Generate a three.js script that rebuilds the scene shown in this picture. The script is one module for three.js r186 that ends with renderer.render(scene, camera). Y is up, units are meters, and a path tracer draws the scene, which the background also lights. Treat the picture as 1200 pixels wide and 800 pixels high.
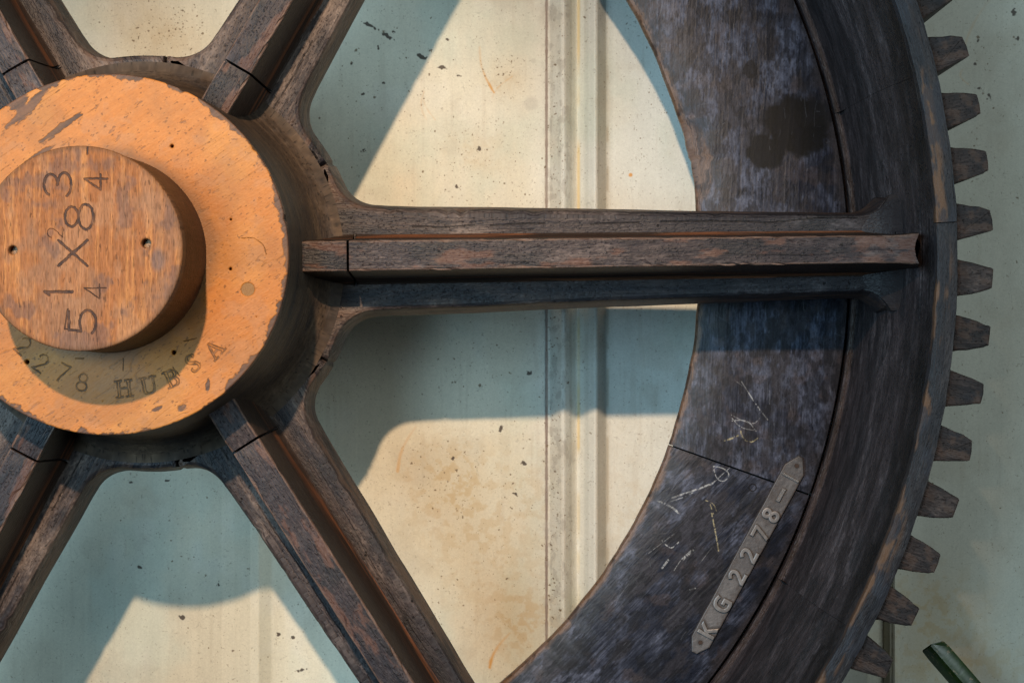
import * as THREE from 'three';
import { mergeGeometries, mergeVertices, toCreasedNormals } from 'three/addons/utils/BufferGeometryUtils.js';
import { TextGeometry } from 'three/addons/geometries/TextGeometry.js';
import { FontLoader } from 'three/addons/loaders/FontLoader.js';
import { RectAreaLightUniformsLib } from 'three/addons/lights/RectAreaLightUniformsLib.js';

// ------------------------------------------------------------------ camera, lamps, exposure
const scene = new THREE.Scene();
scene.background = new THREE.Color(0x000000);
const camera = new THREE.PerspectiveCamera(2 * Math.atan(220 / 1200) * 180 / Math.PI, 1.5, 0.05, 20);
camera.position.set(0, 0, 1.2);
camera.lookAt(0, 0, 0);

const renderer = new THREE.WebGLRenderer({ antialias: true });
renderer.toneMapping = THREE.LinearToneMapping;
renderer.toneMappingExposure = 1;
renderer.shadowMap.enabled = true;
RectAreaLightUniformsLib.init();

// the warm gallery spot, high above and in front of the hub
const spot = new THREE.SpotLight(new THREE.Color().setRGB(1, 0.705, 0.455), 16.8, 0, 0.24, 0.65, 2);
spot.position.set(-0.24, 0.76, 1.75);
spot.target.position.set(-0.135, 0.0, -0.2);
spot.castShadow = true;
spot.shadow.mapSize.set(2048, 2048);
spot.shadow.radius = 1.0;
spot.name = 'gallery_spot_lamp';
scene.add(spot, spot.target);
// cool daylight from windows: two tall ones on the left, a dimmer one on the right
function windowLight([r, g, b], x, y, z, w, h, k) {
  const l = new THREE.RectAreaLight(new THREE.Color().setRGB(r, g, b), k, w, h);
  l.position.set(x, y, z); l.lookAt(0.05, 0, -0.25); scene.add(l); return l;
}
windowLight([0.50, 0.80, 1.0], -0.85, 0.10, 2.3, 0.45, 0.9, 21);
windowLight([0.50, 0.80, 1.0], -1.75, 0.40, 1.9, 0.5, 1.0, 18);
windowLight([0.76, 0.92, 0.97], 1.45, 0.45, 1.5, 0.8, 0.8, 9.5);

// ------------------------------------------------------------------ small tools
const D = Math.PI / 180, MM = 0.001;
const clamp = (x, a = 0, b = 1) => x < a ? a : x > b ? b : x;
const sm = (a, b, x) => { const t = clamp((x - a) / (b - a)); return t * t * (3 - 2 * t); };
const lerp = (a, b, t) => a + (b - a) * t;
function hash(x, y, s) {
  let h = Math.imul(x, 374761393) ^ Math.imul(y, 668265263) ^ Math.imul(s, 2246822519);
  h = Math.imul(h ^ (h >>> 13), 1274126177); h ^= h >>> 16;
  return (h >>> 0) / 4294967296;
}
function vn(x, y, s) {
  const i = Math.floor(x), j = Math.floor(y), a = x - i, b = y - j;
  const u = a * a * (3 - 2 * a), v = b * b * (3 - 2 * b);
  const p = hash(i, j, s), q = hash(i + 1, j, s), r = hash(i, j + 1, s), t = hash(i + 1, j + 1, s);
  return p + (q - p) * u + (r - p) * v + (p - q - r + t) * u * v;
}
function fbm(x, y, s, n = 4) {
  let a = 0.5, t = 0, w = 0;
  for (let k = 0; k < n; k++) { t += a * vn(x, y, s + k * 17); w += a; a *= 0.55; x = x * 2.03 + 11.3; y = y * 2.03 - 7.7; }
  return t / w;
}
let seed = 7;
const rnd = () => { seed = (Math.imul(seed, 1664525) + 1013904223) >>> 0; return seed / 4294967296; };
const mixTo = (c, d, t) => { if (t > 0) { c[0] += (d[0] - c[0]) * t; c[1] += (d[1] - c[1]) * t; c[2] += (d[2] - c[2]) * t; } };
const mul = (c, k) => { c[0] *= k; c[1] *= k; c[2] *= k; };
const SRGB = new Uint8Array(4097);
for (let i = 0; i <= 4096; i++) { const l = i / 4096; SRGB[i] = Math.round(255 * (l <= 0.0031308 ? 12.92 * l : 1.055 * l ** (1 / 2.4) - 0.055)); }
// f(x mm, y mm) -> [r, g, b linear, height 0..1]; the picture covers x0..x1 by y0..y1
function paint(w, h, [x0, x1, y0, y1], f, wrap = THREE.MirroredRepeatWrapping) {
  const c = new Uint8Array(w * h * 4), b = new Uint8Array(w * h * 4), o = [0, 0, 0, 0];
  for (let j = 0, k = 0; j < h; j++) for (let i = 0; i < w; i++, k += 4) {
    f(x0 + (x1 - x0) * (i + 0.5) / w, y0 + (y1 - y0) * (j + 0.5) / h, o);
    c[k] = SRGB[clamp(o[0]) * 4096 | 0]; c[k + 1] = SRGB[clamp(o[1]) * 4096 | 0]; c[k + 2] = SRGB[clamp(o[2]) * 4096 | 0]; c[k + 3] = 255;
    b[k] = b[k + 1] = b[k + 2] = clamp(o[3]) * 255; b[k + 3] = 255;
  }
  return [c, b].map((d, n) => {
    const t = new THREE.DataTexture(d, w, h, THREE.RGBAFormat);
    if (!n) t.colorSpace = THREE.SRGBColorSpace;
    t.magFilter = THREE.LinearFilter; t.minFilter = THREE.LinearMipmapLinearFilter; t.generateMipmaps = true;
    t.wrapS = t.wrapT = wrap; t.needsUpdate = true;
    return t;
  });
}
function mat([map, bumpMap], rough, bump, extra = {}) {
  return new THREE.MeshPhysicalMaterial({ map, bumpMap, bumpScale: bump * MM, roughness: rough, metalness: 0, ...extra });
}
// a drawing in black on white -> ink(x mm, y mm) in 0..1
function drawing(w, h, [x0, x1, y0, y1], draw) {
  const c = document.createElement('canvas'); c.width = w; c.height = h;
  const g = c.getContext('2d'); g.fillStyle = '#fff'; g.fillRect(0, 0, w, h); g.fillStyle = g.strokeStyle = '#000';
  draw(g);
  const d = g.getImageData(0, 0, w, h).data;
  return (x, y) => {
    const i = Math.floor((x - x0) / (x1 - x0) * w), j = Math.floor((y1 - y) / (y1 - y0) * h);
    return i < 0 || j < 0 || i >= w || j >= h ? 0 : 1 - d[(j * w + i) * 4] / 255;
  };
}

// ------------------------------------------------------------------ geometry tools (all in millimetres)
function geom(pos, uv, idx) {
  const g = new THREE.BufferGeometry();
  g.setAttribute('position', new THREE.Float32BufferAttribute(pos, 3));
  g.setAttribute('uv', new THREE.Float32BufferAttribute(uv, 2));
  g.setIndex(idx);
  return g;
}
const finish = (g, crease = 0.7) => { g.scale(MM, MM, MM); return toCreasedNormals(g, crease); };
const box2 = (b) => (x, y) => [(x - b[0]) / (b[1] - b[0]), (y - b[2]) / (b[3] - b[2])];
// an outline (counter-clockwise [x, y]) built up through layers [outset, z] from front to back, with a front cap and a back cap
function slab(outline, layers, uvOf, wobble = () => 0) {
  const n = outline.length, pos = [], uv = [], idx = [];
  const nor = outline.map((p, i) => {
    const a = outline[(i + n - 1) % n], b = outline[(i + 1) % n];
    let x = b[1] - a[1], y = a[0] - b[0]; const l = Math.hypot(x, y) || 1; return [x / l, y / l];
  });
  const ring = layers.map(([o, z], k) => {
    let run = 0; if (k) for (let m = 1; m <= k; m++) run += Math.hypot(layers[m][0] - layers[m - 1][0], layers[m][1] - layers[m - 1][1]);
    return outline.map((p, i) => {
      const w = o + wobble(p[0], p[1], z, k);
      const q = [p[0] + nor[i][0] * w, p[1] + nor[i][1] * w];
      pos.push(q[0], q[1], z);
      uv.push(...uvOf(p[0] + nor[i][0] * (layers[0][0] + run), p[1] + nor[i][1] * (layers[0][0] + run), z));
      return q;
    });
  });
  for (let k = 0; k + 1 < layers.length; k++) for (let i = 0; i < n; i++) {
    const a = k * n + i, b = k * n + (i + 1) % n, c = a + n, d = b + n;
    idx.push(a, c, b, b, c, d);
  }
  for (const [k, flip] of [[0, false], [layers.length - 1, true]]) {
    for (const [a, b, c] of THREE.ShapeUtils.triangulateShape(ring[k].map((q) => new THREE.Vector2(...q)), [])) {
      if (flip) idx.push(k * n + a, k * n + c, k * n + b); else idx.push(k * n + a, k * n + b, k * n + c);
    }
  }
  return geom(pos, uv, idx);
}
// rows of points joined into a skin; closed = each row is a loop; caps close the two ends
function skin(rows, uvs, closed, caps) {
  const n = rows[0].length, pos = [], uv = [], idx = [];
  rows.forEach((r, k) => r.forEach((p, i) => { pos.push(...p); uv.push(...uvs[k][i]); }));
  for (let k = 0; k + 1 < rows.length; k++) for (let i = 0; i < (closed ? n : n - 1); i++) {
    const a = k * n + i, b = k * n + (i + 1) % n, c = a + n, d = b + n;
    idx.push(a, b, c, b, d, c);
  }
  if (caps) for (const k of [0, rows.length - 1]) {
    const base = pos.length / 3, m = rows[k].reduce((s, p) => [s[0] + p[0] / n, s[1] + p[1] / n, s[2] + p[2] / n], [0, 0, 0]);
    pos.push(...m); uv.push(...uvs[k][0]);
    for (let i = 0; i < n; i++) { const a = k * n + i, b = k * n + (i + 1) % n; if (k) idx.push(a, b, base); else idx.push(b, a, base); }
  }
  return geom(pos, uv, idx);
}
// a closed (r, z) profile swept from angle a0 to a1 about the wheel axis
function sweep(profile, a0, a1, uvOf, step = 1, wob = () => 0) {
  const m = Math.max(2, Math.ceil((a1 - a0) / D / step)), rows = [], uvs = [];
  for (let k = 0; k <= m; k++) {
    const a = a0 + (a1 - a0) * k / m; let run = 0;
    rows.push([]); uvs.push([]);
    profile.forEach(([r, z], i) => {
      if (i) run += Math.hypot(r - profile[i - 1][0], z - profile[i - 1][1]);
      const q = r + wob(a, r, z, i);
      rows[k].push([q * Math.cos(a), q * Math.sin(a), z]); uvs[k].push(uvOf(a, r, z, run, q));
    });
  }
  return skin(rows, uvs, true, true);
}
function mesh(name, g, m, parent) {
  const o = new THREE.Mesh(g, m); o.name = name; o.castShadow = o.receiveShadow = true;
  if (parent) parent.add(o); return o;
}

// ------------------------------------------------------------------ the wall: painted sheet metal with pressed flutes
const WZ = -345, WS = 0.55 * (1200 - WZ) / 1200;           // millimetres on the wall per photograph pixel
const WB = [-470, 470, -320, 320];
const px = (x) => x / WS + 600, py = (y) => 400 - y / WS;   // wall millimetres -> the unit the stains below are listed in
const chips = [];
function chip(x, y, r, sx = 1, sy = 1, turn = 0) { chips.push([x, y, r, sx, sy, Math.cos(turn), Math.sin(turn), hash(x * 7 | 0, y * 7 | 0, 3) * 100 | 0]); }
for (const [cx, cy, sx, sy, n, k] of [[195, 40, 45, 28, 190, 0.9], [560, 185, 50, 40, 170, 0.65], [585, 80, 22, 18, 60, 0.6], [515, 565, 45, 35, 150, 0.7], [520, 700, 55, 30, 60, 0.8],
  [465, 60, 50, 45, 30, 1.2], [440, 150, 40, 50, 22, 1.3], [560, 430, 60, 35, 50, 0.9], [600, 600, 25, 80, 30, 0.9], [200, 640, 60, 40, 26, 0.9], [250, 740, 60, 40, 20, 0.9], [345, 720, 18, 40, 12, 0.9],
  [1150, 60, 40, 50, 26, 1.2], [1160, 200, 30, 80, 24, 0.8], [740, 110, 30, 80, 40, 0.6], [600, 300, 320, 220, 260, 0.7], [650, 300, 9, 260, 240, 0.8], [650, 620, 9, 110, 130, 0.8], [1130, 420, 50, 200, 60, 0.8]])
  for (let i = 0; i < n; i++) {
    const a = (rnd() + rnd() + rnd() - 1.5) * 1.1, b = (rnd() + rnd() + rnd() - 1.5) * 1.1, r = k * (0.32 + 0.95 * rnd() ** 4);
    chip(cx + a * sx * 1.3, cy + b * sy * 1.3, r, 0.6 + rnd(), 0.6 + rnd(), rnd() * 3);
  }
for (const c of chips) c[2] *= 1.35;
for (const [x, y, r, sx, sy, t] of [[434, 30, 4, 2.6, 0.5, 0.5], [452, 41, 5, 2.3, 0.5, 0.5], [461, 37, 2.4, 1.1, 0.8, 0], [494, 66, 5, 2.0, 0.5, 0.4], [518, 79, 3.4, 1.8, 0.7, 0.2], [539, 89, 2.6, 1.6, 0.6, 0.3], [524, 46, 2.5, 1, 0.7, 0.5],
  [562, 174, 2.7, 1, 1, 0], [535, 219, 2.8, 1, 1, 0], [587, 503, 3, 0.8, 1.5, 0.2], [604, 579, 2.6, 1.3, 0.8, 0.5], [542, 606, 1.8, 1, 1, 0], [530, 537, 2, 1.3, 1, 0], [213, 723, 3.6, 1.1, 0.8, 0.3], [326, 743, 3.2, 0.8, 0.8, 0],
  [343, 747, 3, 0.9, 0.8, 0.5], [354, 785, 3.4, 1.6, 0.6, -0.2], [163, 664, 2.8, 1.3, 0.6, 0.4], [257, 683, 2.6, 0.5, 1.5, 0], [153, 565, 3, 1.6, 0.6, 0.2], [195, 563, 2.6, 1.2, 0.6, 0], [425, 110, 2.2, 1, 1, 0], [449, 97, 2, 1, 1, 0],
  [1159, 112, 4.5, 0.6, 1.3, 0], [1188, 14, 3.4, 1, 1.3, 0], [1193, 45, 3, 1.3, 0.8, 0], [620, 437, 3.2, 1, 0.9, 0], [614, 543, 3.5, 1, 0.8, 0]]) chip(x, y, r, sx, sy, t);
const cells = new Map();
chips.forEach((c) => { const R = c[2] * Math.max(c[3], c[4]) * 1.5 + 1; for (let i = Math.floor((c[0] - R) / 8); i <= (c[0] + R) / 8; i++) for (let j = Math.floor((c[1] - R) / 8); j <= (c[1] + R) / 8; j++) { const k = i * 4096 + j; (cells.get(k) ?? cells.set(k, []).get(k)).push(c); } });
const near = (x, y, ax, ay, bx, by) => { const t = clamp(((x - ax) * (bx - ax) + (y - ay) * (by - ay)) / ((bx - ax) ** 2 + (by - ay) ** 2)); return [Math.hypot(x - ax - t * (bx - ax), y - ay - t * (by - ay)), t]; };
const streaks = [[562, 55, 579, 108, 4.5, 0.75], [487, 500, 466, 552, 5, 0.5], [597, 742, 574, 782, 6, 0.8], [500, 140, 497, 108, 3, 0.3], [577, 115, 600, 90, 3, 0.3], [496, 105, 510, 140, 3, 0.3], [1128, 82, 1134, 98, 5, 0.4], [1160, 0, 1130, 60, 5, 0.25]];
const clouds = [[530, 565, 70, 60, 0.55], [555, 640, 60, 80, 0.35], [560, 180, 45, 30, 0.25], [590, 95, 22, 25, 0.3], [610, 730, 50, 60, 0.5], [620, 590, 40, 90, 0.25], [190, 40, 60, 30, 0.2], [740, 600, 40, 90, 0.2], [1090, 720, 70, 60, 0.55], [1120, 780, 90, 30, 0.5]];
const wallTex = paint(2048, 1394, WB, (X, Y, o) => {
  const x = px(X), y = py(Y), n = fbm(x / 90, y / 120, 1, 5), fine = vn(x / 0.75, y / 0.75, 5), m = fbm(x / 16, y / 22, 2, 4), f = vn(x / 1.3, y / 1.3, 4);
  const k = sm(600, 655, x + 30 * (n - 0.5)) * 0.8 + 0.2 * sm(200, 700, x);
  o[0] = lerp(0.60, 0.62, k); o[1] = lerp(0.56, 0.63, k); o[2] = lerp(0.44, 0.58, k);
  mixTo(o, [0.50, 0.55, 0.47], sm(0.5, 0.75, n) * 0.5);
  mixTo(o, [0.62, 0.60, 0.52], sm(0.55, 0.8, fbm(x / 40, y / 60, 12, 4)) * 0.4);
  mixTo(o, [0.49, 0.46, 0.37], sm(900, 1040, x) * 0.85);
  mul(o, 1 + 0.05 * (fbm(x / 2.4, y / 130, 15, 3) - 0.5) + 0.06 * (fbm(x / 14, y / 260, 16, 3) - 0.5));
  mixTo(o, [0.36, 0.30, 0.22], sm(0.64, 0.80, fbm(x / 7, y / 90, 17, 4)) * 0.14 + sm(0.56, 0.75, fbm(x / 60, y / 60, 18, 5)) * 0.22);
  mul(o, 0.90 + 0.12 * m + 0.10 * (f - 0.5) + 0.10 * (fine - 0.5));
  if (fbm(x / 2.1, y / 2.1, 6, 2) > 0.835) mixTo(o, [0.16, 0.12, 0.08], 0.5);
  let h = 0.5 + 0.12 * (m - 0.5) + 0.07 * (f - 0.5);
  for (const [cx, cy, sx, sy, a] of clouds) {
    const d = ((x - cx) / sx) ** 2 + ((y - cy) / sy) ** 2;
    if (d < 4) mixTo(o, [0.43, 0.31, 0.16], a * 1.25 * Math.exp(-d * 1.3) * (0.2 + 0.6 * m + 0.6 * sm(0.45, 0.65, fbm(x / 9, y / 9, 14, 4))));
  }
  for (const [ax, ay, bx, by, w, a] of streaks) {
    const bow = 5 * Math.sin((y - ay) / (by - ay + 0.01) * 3.1), [d, t] = near(x + bow, y, ax, ay, bx, by), q = sm(w * 0.55, 0, d + 2.0 * (fbm(x / 5, y / 9, 8, 2) - 0.5));
    mixTo(o, [0.52, 0.27, 0.07], a * q * (0.4 + 0.75 * t) * (0.6 + 0.8 * m));
  }
  // rust and dirt along the seam, in the flute valleys
  const e = Math.abs(x - 640.5) - 0.9 * (fbm(y / 5, 3, 9, 3) - 0.5);
  mixTo(o, [0.17, 0.12, 0.10], sm(2.2, 0.9, e) * (0.75 + 0.25 * m));
  mixTo(o, [0.30, 0.28, 0.25], sm(0.53, 0.68, fbm(x / 5, y / 11, 21, 4)) * sm(24, 8, Math.abs(x - 654)) * 0.42);
  mixTo(o, [0.56, 0.42, 0.18], sm(2.8, 0.6, Math.abs(x - 678)) * sm(0.36, 0.62, fbm(y / 50, 1, 31, 3)) * 0.7);
  mixTo(o, [0.40, 0.36, 0.28], sm(2.5, 0.5, Math.abs(x - 712)) * sm(0.45, 0.6, fbm(y / 30, 5, 33, 3)) * 0.6);
  // greyish bruises and the orange dot
  for (const [cx, cy, r] of [[622, 121, 11], [625, 71, 4], [655, 22, 5], [739, 205, 3]]) {
    const d = Math.hypot(x - cx, y - cy); if (d < r) mixTo(o, r === 3 ? [0.6, 0.27, 0.05] : [0.38, 0.37, 0.33], sm(r, r * 0.5, d) * (r === 3 ? 0.9 : 0.4));
  }
  for (const c of cells.get(Math.floor(x / 8) * 4096 + Math.floor(y / 8)) ?? []) {
    const a = x - c[0], b = y - c[1], u = (a * c[5] + b * c[6]) / c[3], v = (b * c[5] - a * c[6]) / c[4];
    const d = Math.hypot(u, v) + c[2] * 1.1 * (vn(x / (0.5 + c[2] * 0.45), y / (0.5 + c[2] * 0.45), c[7]) - 0.5), q = sm(c[2], c[2] * 0.6, d);
    if (q > 0) { mixTo(o, c[2] > 1.8 ? [0.055, 0.04, 0.03] : [0.13, 0.09, 0.05], q * (c[2] > 1.8 ? 0.95 : 0.85)); h -= 0.35 * q; }
  }
  // fine hairline scratches
  const hs = vn(x / 60 + y / 9, y / 70 - x / 7, 41); if (Math.abs(hs - 0.5) < 0.006 && m > 0.5) mul(o, 0.82);
  o[3] = h;
});
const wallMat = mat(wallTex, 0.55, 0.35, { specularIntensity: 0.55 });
const wall = new THREE.Group(); wall.name = 'wall'; scene.add(wall);
wall.position.set(0, -0.9, WZ * MM);
wall.userData = { kind: 'structure', label: 'chipped cream painted sheet metal wall with pressed vertical flutes behind the gear', category: 'wall' };
const wuv = box2(WB);
function sheet(knots) {                                    // knots: [photograph column, height of the sheet there]
  const pts = [];
  for (let i = 0; i + 1 < knots.length; i++) {
    const n = Math.max(1, Math.min(40, Math.round(Math.abs(knots[i + 1][0] - knots[i][0]) / 1.5)));
    for (let k = 0; k < n; k++) { const t = k / n; pts.push([lerp(knots[i][0], knots[i + 1][0], t), lerp(knots[i][1], knots[i + 1][1], sm(0, 1, t))]); }
  }
  pts.push(knots[knots.length - 1]);
  const prof = pts.map(([x, z]) => [(x - 600) * WS, z]), back = prof.map(([x, z]) => [x, z - 1.2]).reverse(), loop = [...prof, ...back];
  const ys = [-900, -320, 0, 320, 900], rows = ys.map((y) => loop.map(([x, z]) => [x, y + 900, z])), uvs = ys.map((y) => loop.map(([x]) => wuv(x, y)));
  return finish(skin(rows, uvs, true, true), 0.5);
}
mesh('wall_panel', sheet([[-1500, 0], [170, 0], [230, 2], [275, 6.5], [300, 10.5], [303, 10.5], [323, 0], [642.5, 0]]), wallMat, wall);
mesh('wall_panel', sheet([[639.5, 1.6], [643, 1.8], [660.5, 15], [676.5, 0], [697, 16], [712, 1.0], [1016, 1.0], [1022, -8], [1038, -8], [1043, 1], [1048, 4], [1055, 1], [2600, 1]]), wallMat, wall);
mesh('backing_board', (() => { const g = new THREE.BoxGeometry(3.4, 1.8, 0.02); g.translate(0.25, 0.9, -0.04); return g; })(), new THREE.MeshStandardMaterial({ color: 0x3a342c, roughness: 0.9 }), wall);

// ------------------------------------------------------------------ wood of the gear
const BLACK = [0.016, 0.016, 0.019], PALE = [0.130, 0.102, 0.092];
function wood(x, y, s, o, { dark = [0.014, 0.013, 0.017], mid = [0.056, 0.042, 0.038], pale = PALE, paleAt = 0.56, grime = 0.7 } = {}) {
  const wy = y + 5 * (fbm(x / 70, y / 30, s + 1, 3) - 0.5), g1 = fbm(x / 130, wy / 2.6, s, 5), g2 = fbm(x / 26, wy / 0.7, s + 50, 3), b = fbm(x / 55, wy / 22, s + 5, 5), sp = fbm(x / 2.6, y / 1.5, s + 6, 3), md = fbm(x / 14, wy / 6, s + 7, 4), gr = g1 * 0.6 + g2 * 0.4;
  const t = sm(0.30, 0.70, gr * 0.5 + b * 0.3 + md * 0.2);
  for (let k = 0; k < 3; k++) o[k] = lerp(dark[k], mid[k], t);
  mixTo(o, pale, sm(paleAt - 0.03, paleAt + 0.16, b * 0.40 + gr * 0.22 + md * 0.22 + sp * 0.16) * 0.7);
  mixTo(o, BLACK, sm(0.48, 0.70, 0.75 * fbm(x / 34, wy / 11, s + 9, 5) + 0.25 * gr) * grime);
  const fi = vn(x / 2.4, y / 0.42, s + 13), pit = fbm(x / 1.3, y / 0.8, s + 14, 2);
  mul(o, 0.50 + 0.62 * sp + 0.34 * fi); if (pit > 0.77) mul(o, 0.4); else if (pit < 0.2) mul(o, 1.35);
  const c1 = Math.abs(vn(x / 150, wy / 4.2, s + 11) - 0.5); if (c1 < 0.008) mul(o, 0.5);
  o[3] = 0.5 + 0.45 * (gr - 0.5) + 0.35 * (sp - 0.5) + 0.3 * (md - 0.5) + 0.25 * (fi - 0.5) - (pit > 0.77 ? 0.25 : 0) - (c1 < 0.008 ? 0.2 : 0);
}
const SB = [90, 560, -110, 110];
const spokeTex = [3, 4, 5].map((s) => paint(1400, 660, SB, (x, y, o) => {
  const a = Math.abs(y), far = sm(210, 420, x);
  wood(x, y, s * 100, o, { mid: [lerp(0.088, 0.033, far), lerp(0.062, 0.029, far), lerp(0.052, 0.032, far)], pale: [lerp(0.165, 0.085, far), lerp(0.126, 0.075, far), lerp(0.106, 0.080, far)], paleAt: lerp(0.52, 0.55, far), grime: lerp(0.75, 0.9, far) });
  if (a > 26 && a < 60) { const e = sm(34, 40, a + 4 * (fbm(x / 18, y / 6, s, 3) - 0.5)); mixTo(o, [0.15, 0.085, 0.055], e * 0.4 * sm(0.35, 0.6, fbm(x / 30, y / 8, s + 41, 3))); }   // worn edges
  mixTo(o, [0.026, 0.021, 0.022], sm(485, 527, x + 8 * (fbm(x / 9, y / 5, s + 44, 3) - 0.5)) * 0.75);
  const crack = Math.abs(y - 22 - 5 * fbm(x / 40, 1, s + 3, 4)); if (crack < 0.5 && vn(x / 30, 3, s) > 0.4) { mul(o, 0.3); o[3] -= 0.3; }
  const hole = hash(Math.floor(x / 9), Math.floor(y / 9), s); if (hole < 0.06) { const d = Math.hypot((x / 9 % 1) - 0.5, (((y / 9) % 1) + 1) % 1 - 0.5) * 9; if (d < 0.8) { mul(o, 0.15); o[3] -= 0.4; } }
}));
const ribTex = [6, 7, 8].map((s) => paint(1400, 560, [90, 560, -90, 90], (x, y, o) => {
  const a = Math.abs(y);
  wood(x, y, s * 100, o, { mid: [0.048, 0.036, 0.037], pale: [0.115, 0.090, 0.084], paleAt: 0.545, grime: 0.9 });
  const n = fbm(x / 22, y / 7, s + 70, 4);
  mixTo(o, [0.15, 0.070, 0.046], sm(0.55, 0.70, n) * 0.42 * sm(13, 9, a));                                  // reddish bare patches on the front
  mixTo(o, [0.028, 0.017, 0.011], sm(10, 15, a) * 0.8);                                                   // varnished brown flanks
  mixTo(o, [0.17, 0.062, 0.026], sm(0.42, 0.64, fbm(x / 80, y / 4, s + 60, 4)) * sm(50, 60, a) * 0.6);      // reddish line in the fillets
  mixTo(o, [0.15, 0.092, 0.068], sm(2.2, 0.3, Math.abs(a - 10.6) + 2 * (fbm(x / 9, y, s + 30, 3) - 0.45)) * 0.75);   // rubbed arrises
}));
const woodTex = paint(1024, 512, [0, 400, 0, 200], (x, y, o) => { wood(x, y, 900, o, { mid: [0.088, 0.058, 0.037], dark: [0.042, 0.029, 0.021], pale: [0.12, 0.083, 0.056], paleAt: 0.6, grime: 0.6 }); });
const spokeMats = spokeTex.map((t) => mat(t, 0.5, 0.9, { specularIntensity: 0.42 }));
const ribMats = ribTex.map((t) => mat(t, 0.5, 0.9, { specularIntensity: 0.42 }));
const hubSideMat = mat(woodTex, 0.6, 0.6, { specularIntensity: 0.5 });
const blackMat = new THREE.MeshStandardMaterial({ color: new THREE.Color().setRGB(0.012, 0.01, 0.01), roughness: 0.95 });

const wheel = new THREE.Group(); wheel.name = 'gear_pattern';
wheel.position.set(-260.7 * MM, 56.1 * MM, 0); scene.add(wheel);
wheel.userData = { label: 'large old wooden spoked gear with orange hub leaning before the cream metal wall', category: 'gear' };

// ------------------------------------------------------------------ hub
{
  const prof = [[0, -9], [112, -9], [115.2, -9], [116.4, -10], [117, -20], [118.5, -50], [121, -80], [125, -100], [130, -111.5], [136, -116.6], [142, -117.6], [142, -130], [0, -130]];
  const pts = [];
  const geo = new THREE.LatheGeometry(prof.map(([r, z]) => new THREE.Vector2(r, -z)).reverse(), 200);
  geo.rotateX(-Math.PI / 2);                                  // lathe axis y -> towards the camera is +z
  const p = geo.attributes.position, uv = geo.attributes.uv;
  if (new THREE.Vector3().fromBufferAttribute(p, 0)) for (let i = 0; i < p.count; i++) uv.setXY(i, uv.getX(i) * 2, 0.9 - p.getZ(i) / 200);
  let zmin = Infinity, zmax = -Infinity; for (let i = 0; i < p.count; i++) { zmin = Math.min(zmin, p.getZ(i)); zmax = Math.max(zmax, p.getZ(i)); }
  if (zmax > 1) { geo.rotateX(Math.PI); }
  mesh('hub', finish(geo, 0.6), hubSideMat, wheel);
}
const HB = [-122, 122, -122, 122];
const hp = (x, y) => [(x - 126) * 0.55, (298 - y) * 0.55];      // hub millimetres of a photograph pixel on the face
function glyph(g, S, ch, [x, y], size, turn, font, stroke, lw) {
  g.save(); g.translate((x + 122) * S, (122 - y) * S); g.rotate(turn); g.font = `${size * S}px ${font}`; g.textAlign = 'center'; g.textBaseline = 'middle'; g.lineWidth = lw * S;
  if (stroke) g.strokeText(ch, 0, 0); else g.fillText(ch, 0, 0); g.restore();
}
const ring = (cx, cy, rx, ry, a0, a1) => Array.from({ length: 15 }, (_, k) => { const a = (a0 + (a1 - a0) * k / 14) * D; return [cx + rx * Math.cos(a), cy + ry * Math.sin(a)]; });
const STROKES = {                                            // punched figures, x 0..0.6 and y 0..1
  1: [[[0.2, 0.85], [0.3, 1], [0.3, 0]]], 2: [[...ring(0.3, 0.72, 0.27, 0.28, 170, -40), [0.04, 0], [0.6, 0]]],
  3: [ring(0.27, 0.75, 0.26, 0.25, 160, -90), ring(0.27, 0.25, 0.29, 0.25, 90, -160)], 4: [[[0.45, 0], [0.45, 1], [0.02, 0.3], [0.62, 0.3]]],
  5: [[[0.54, 1], [0.1, 1], [0.06, 0.55], ...ring(0.28, 0.3, 0.3, 0.3, 120, -150)]], 7: [[[0.02, 1], [0.58, 1], [0.2, 0]]],
  8: [ring(0.3, 0.75, 0.23, 0.24, 0, 360), ring(0.3, 0.26, 0.29, 0.26, 0, 360)], X: [[[0.02, 0], [0.6, 1]], [[0.02, 1], [0.6, 0]]],
};
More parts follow.
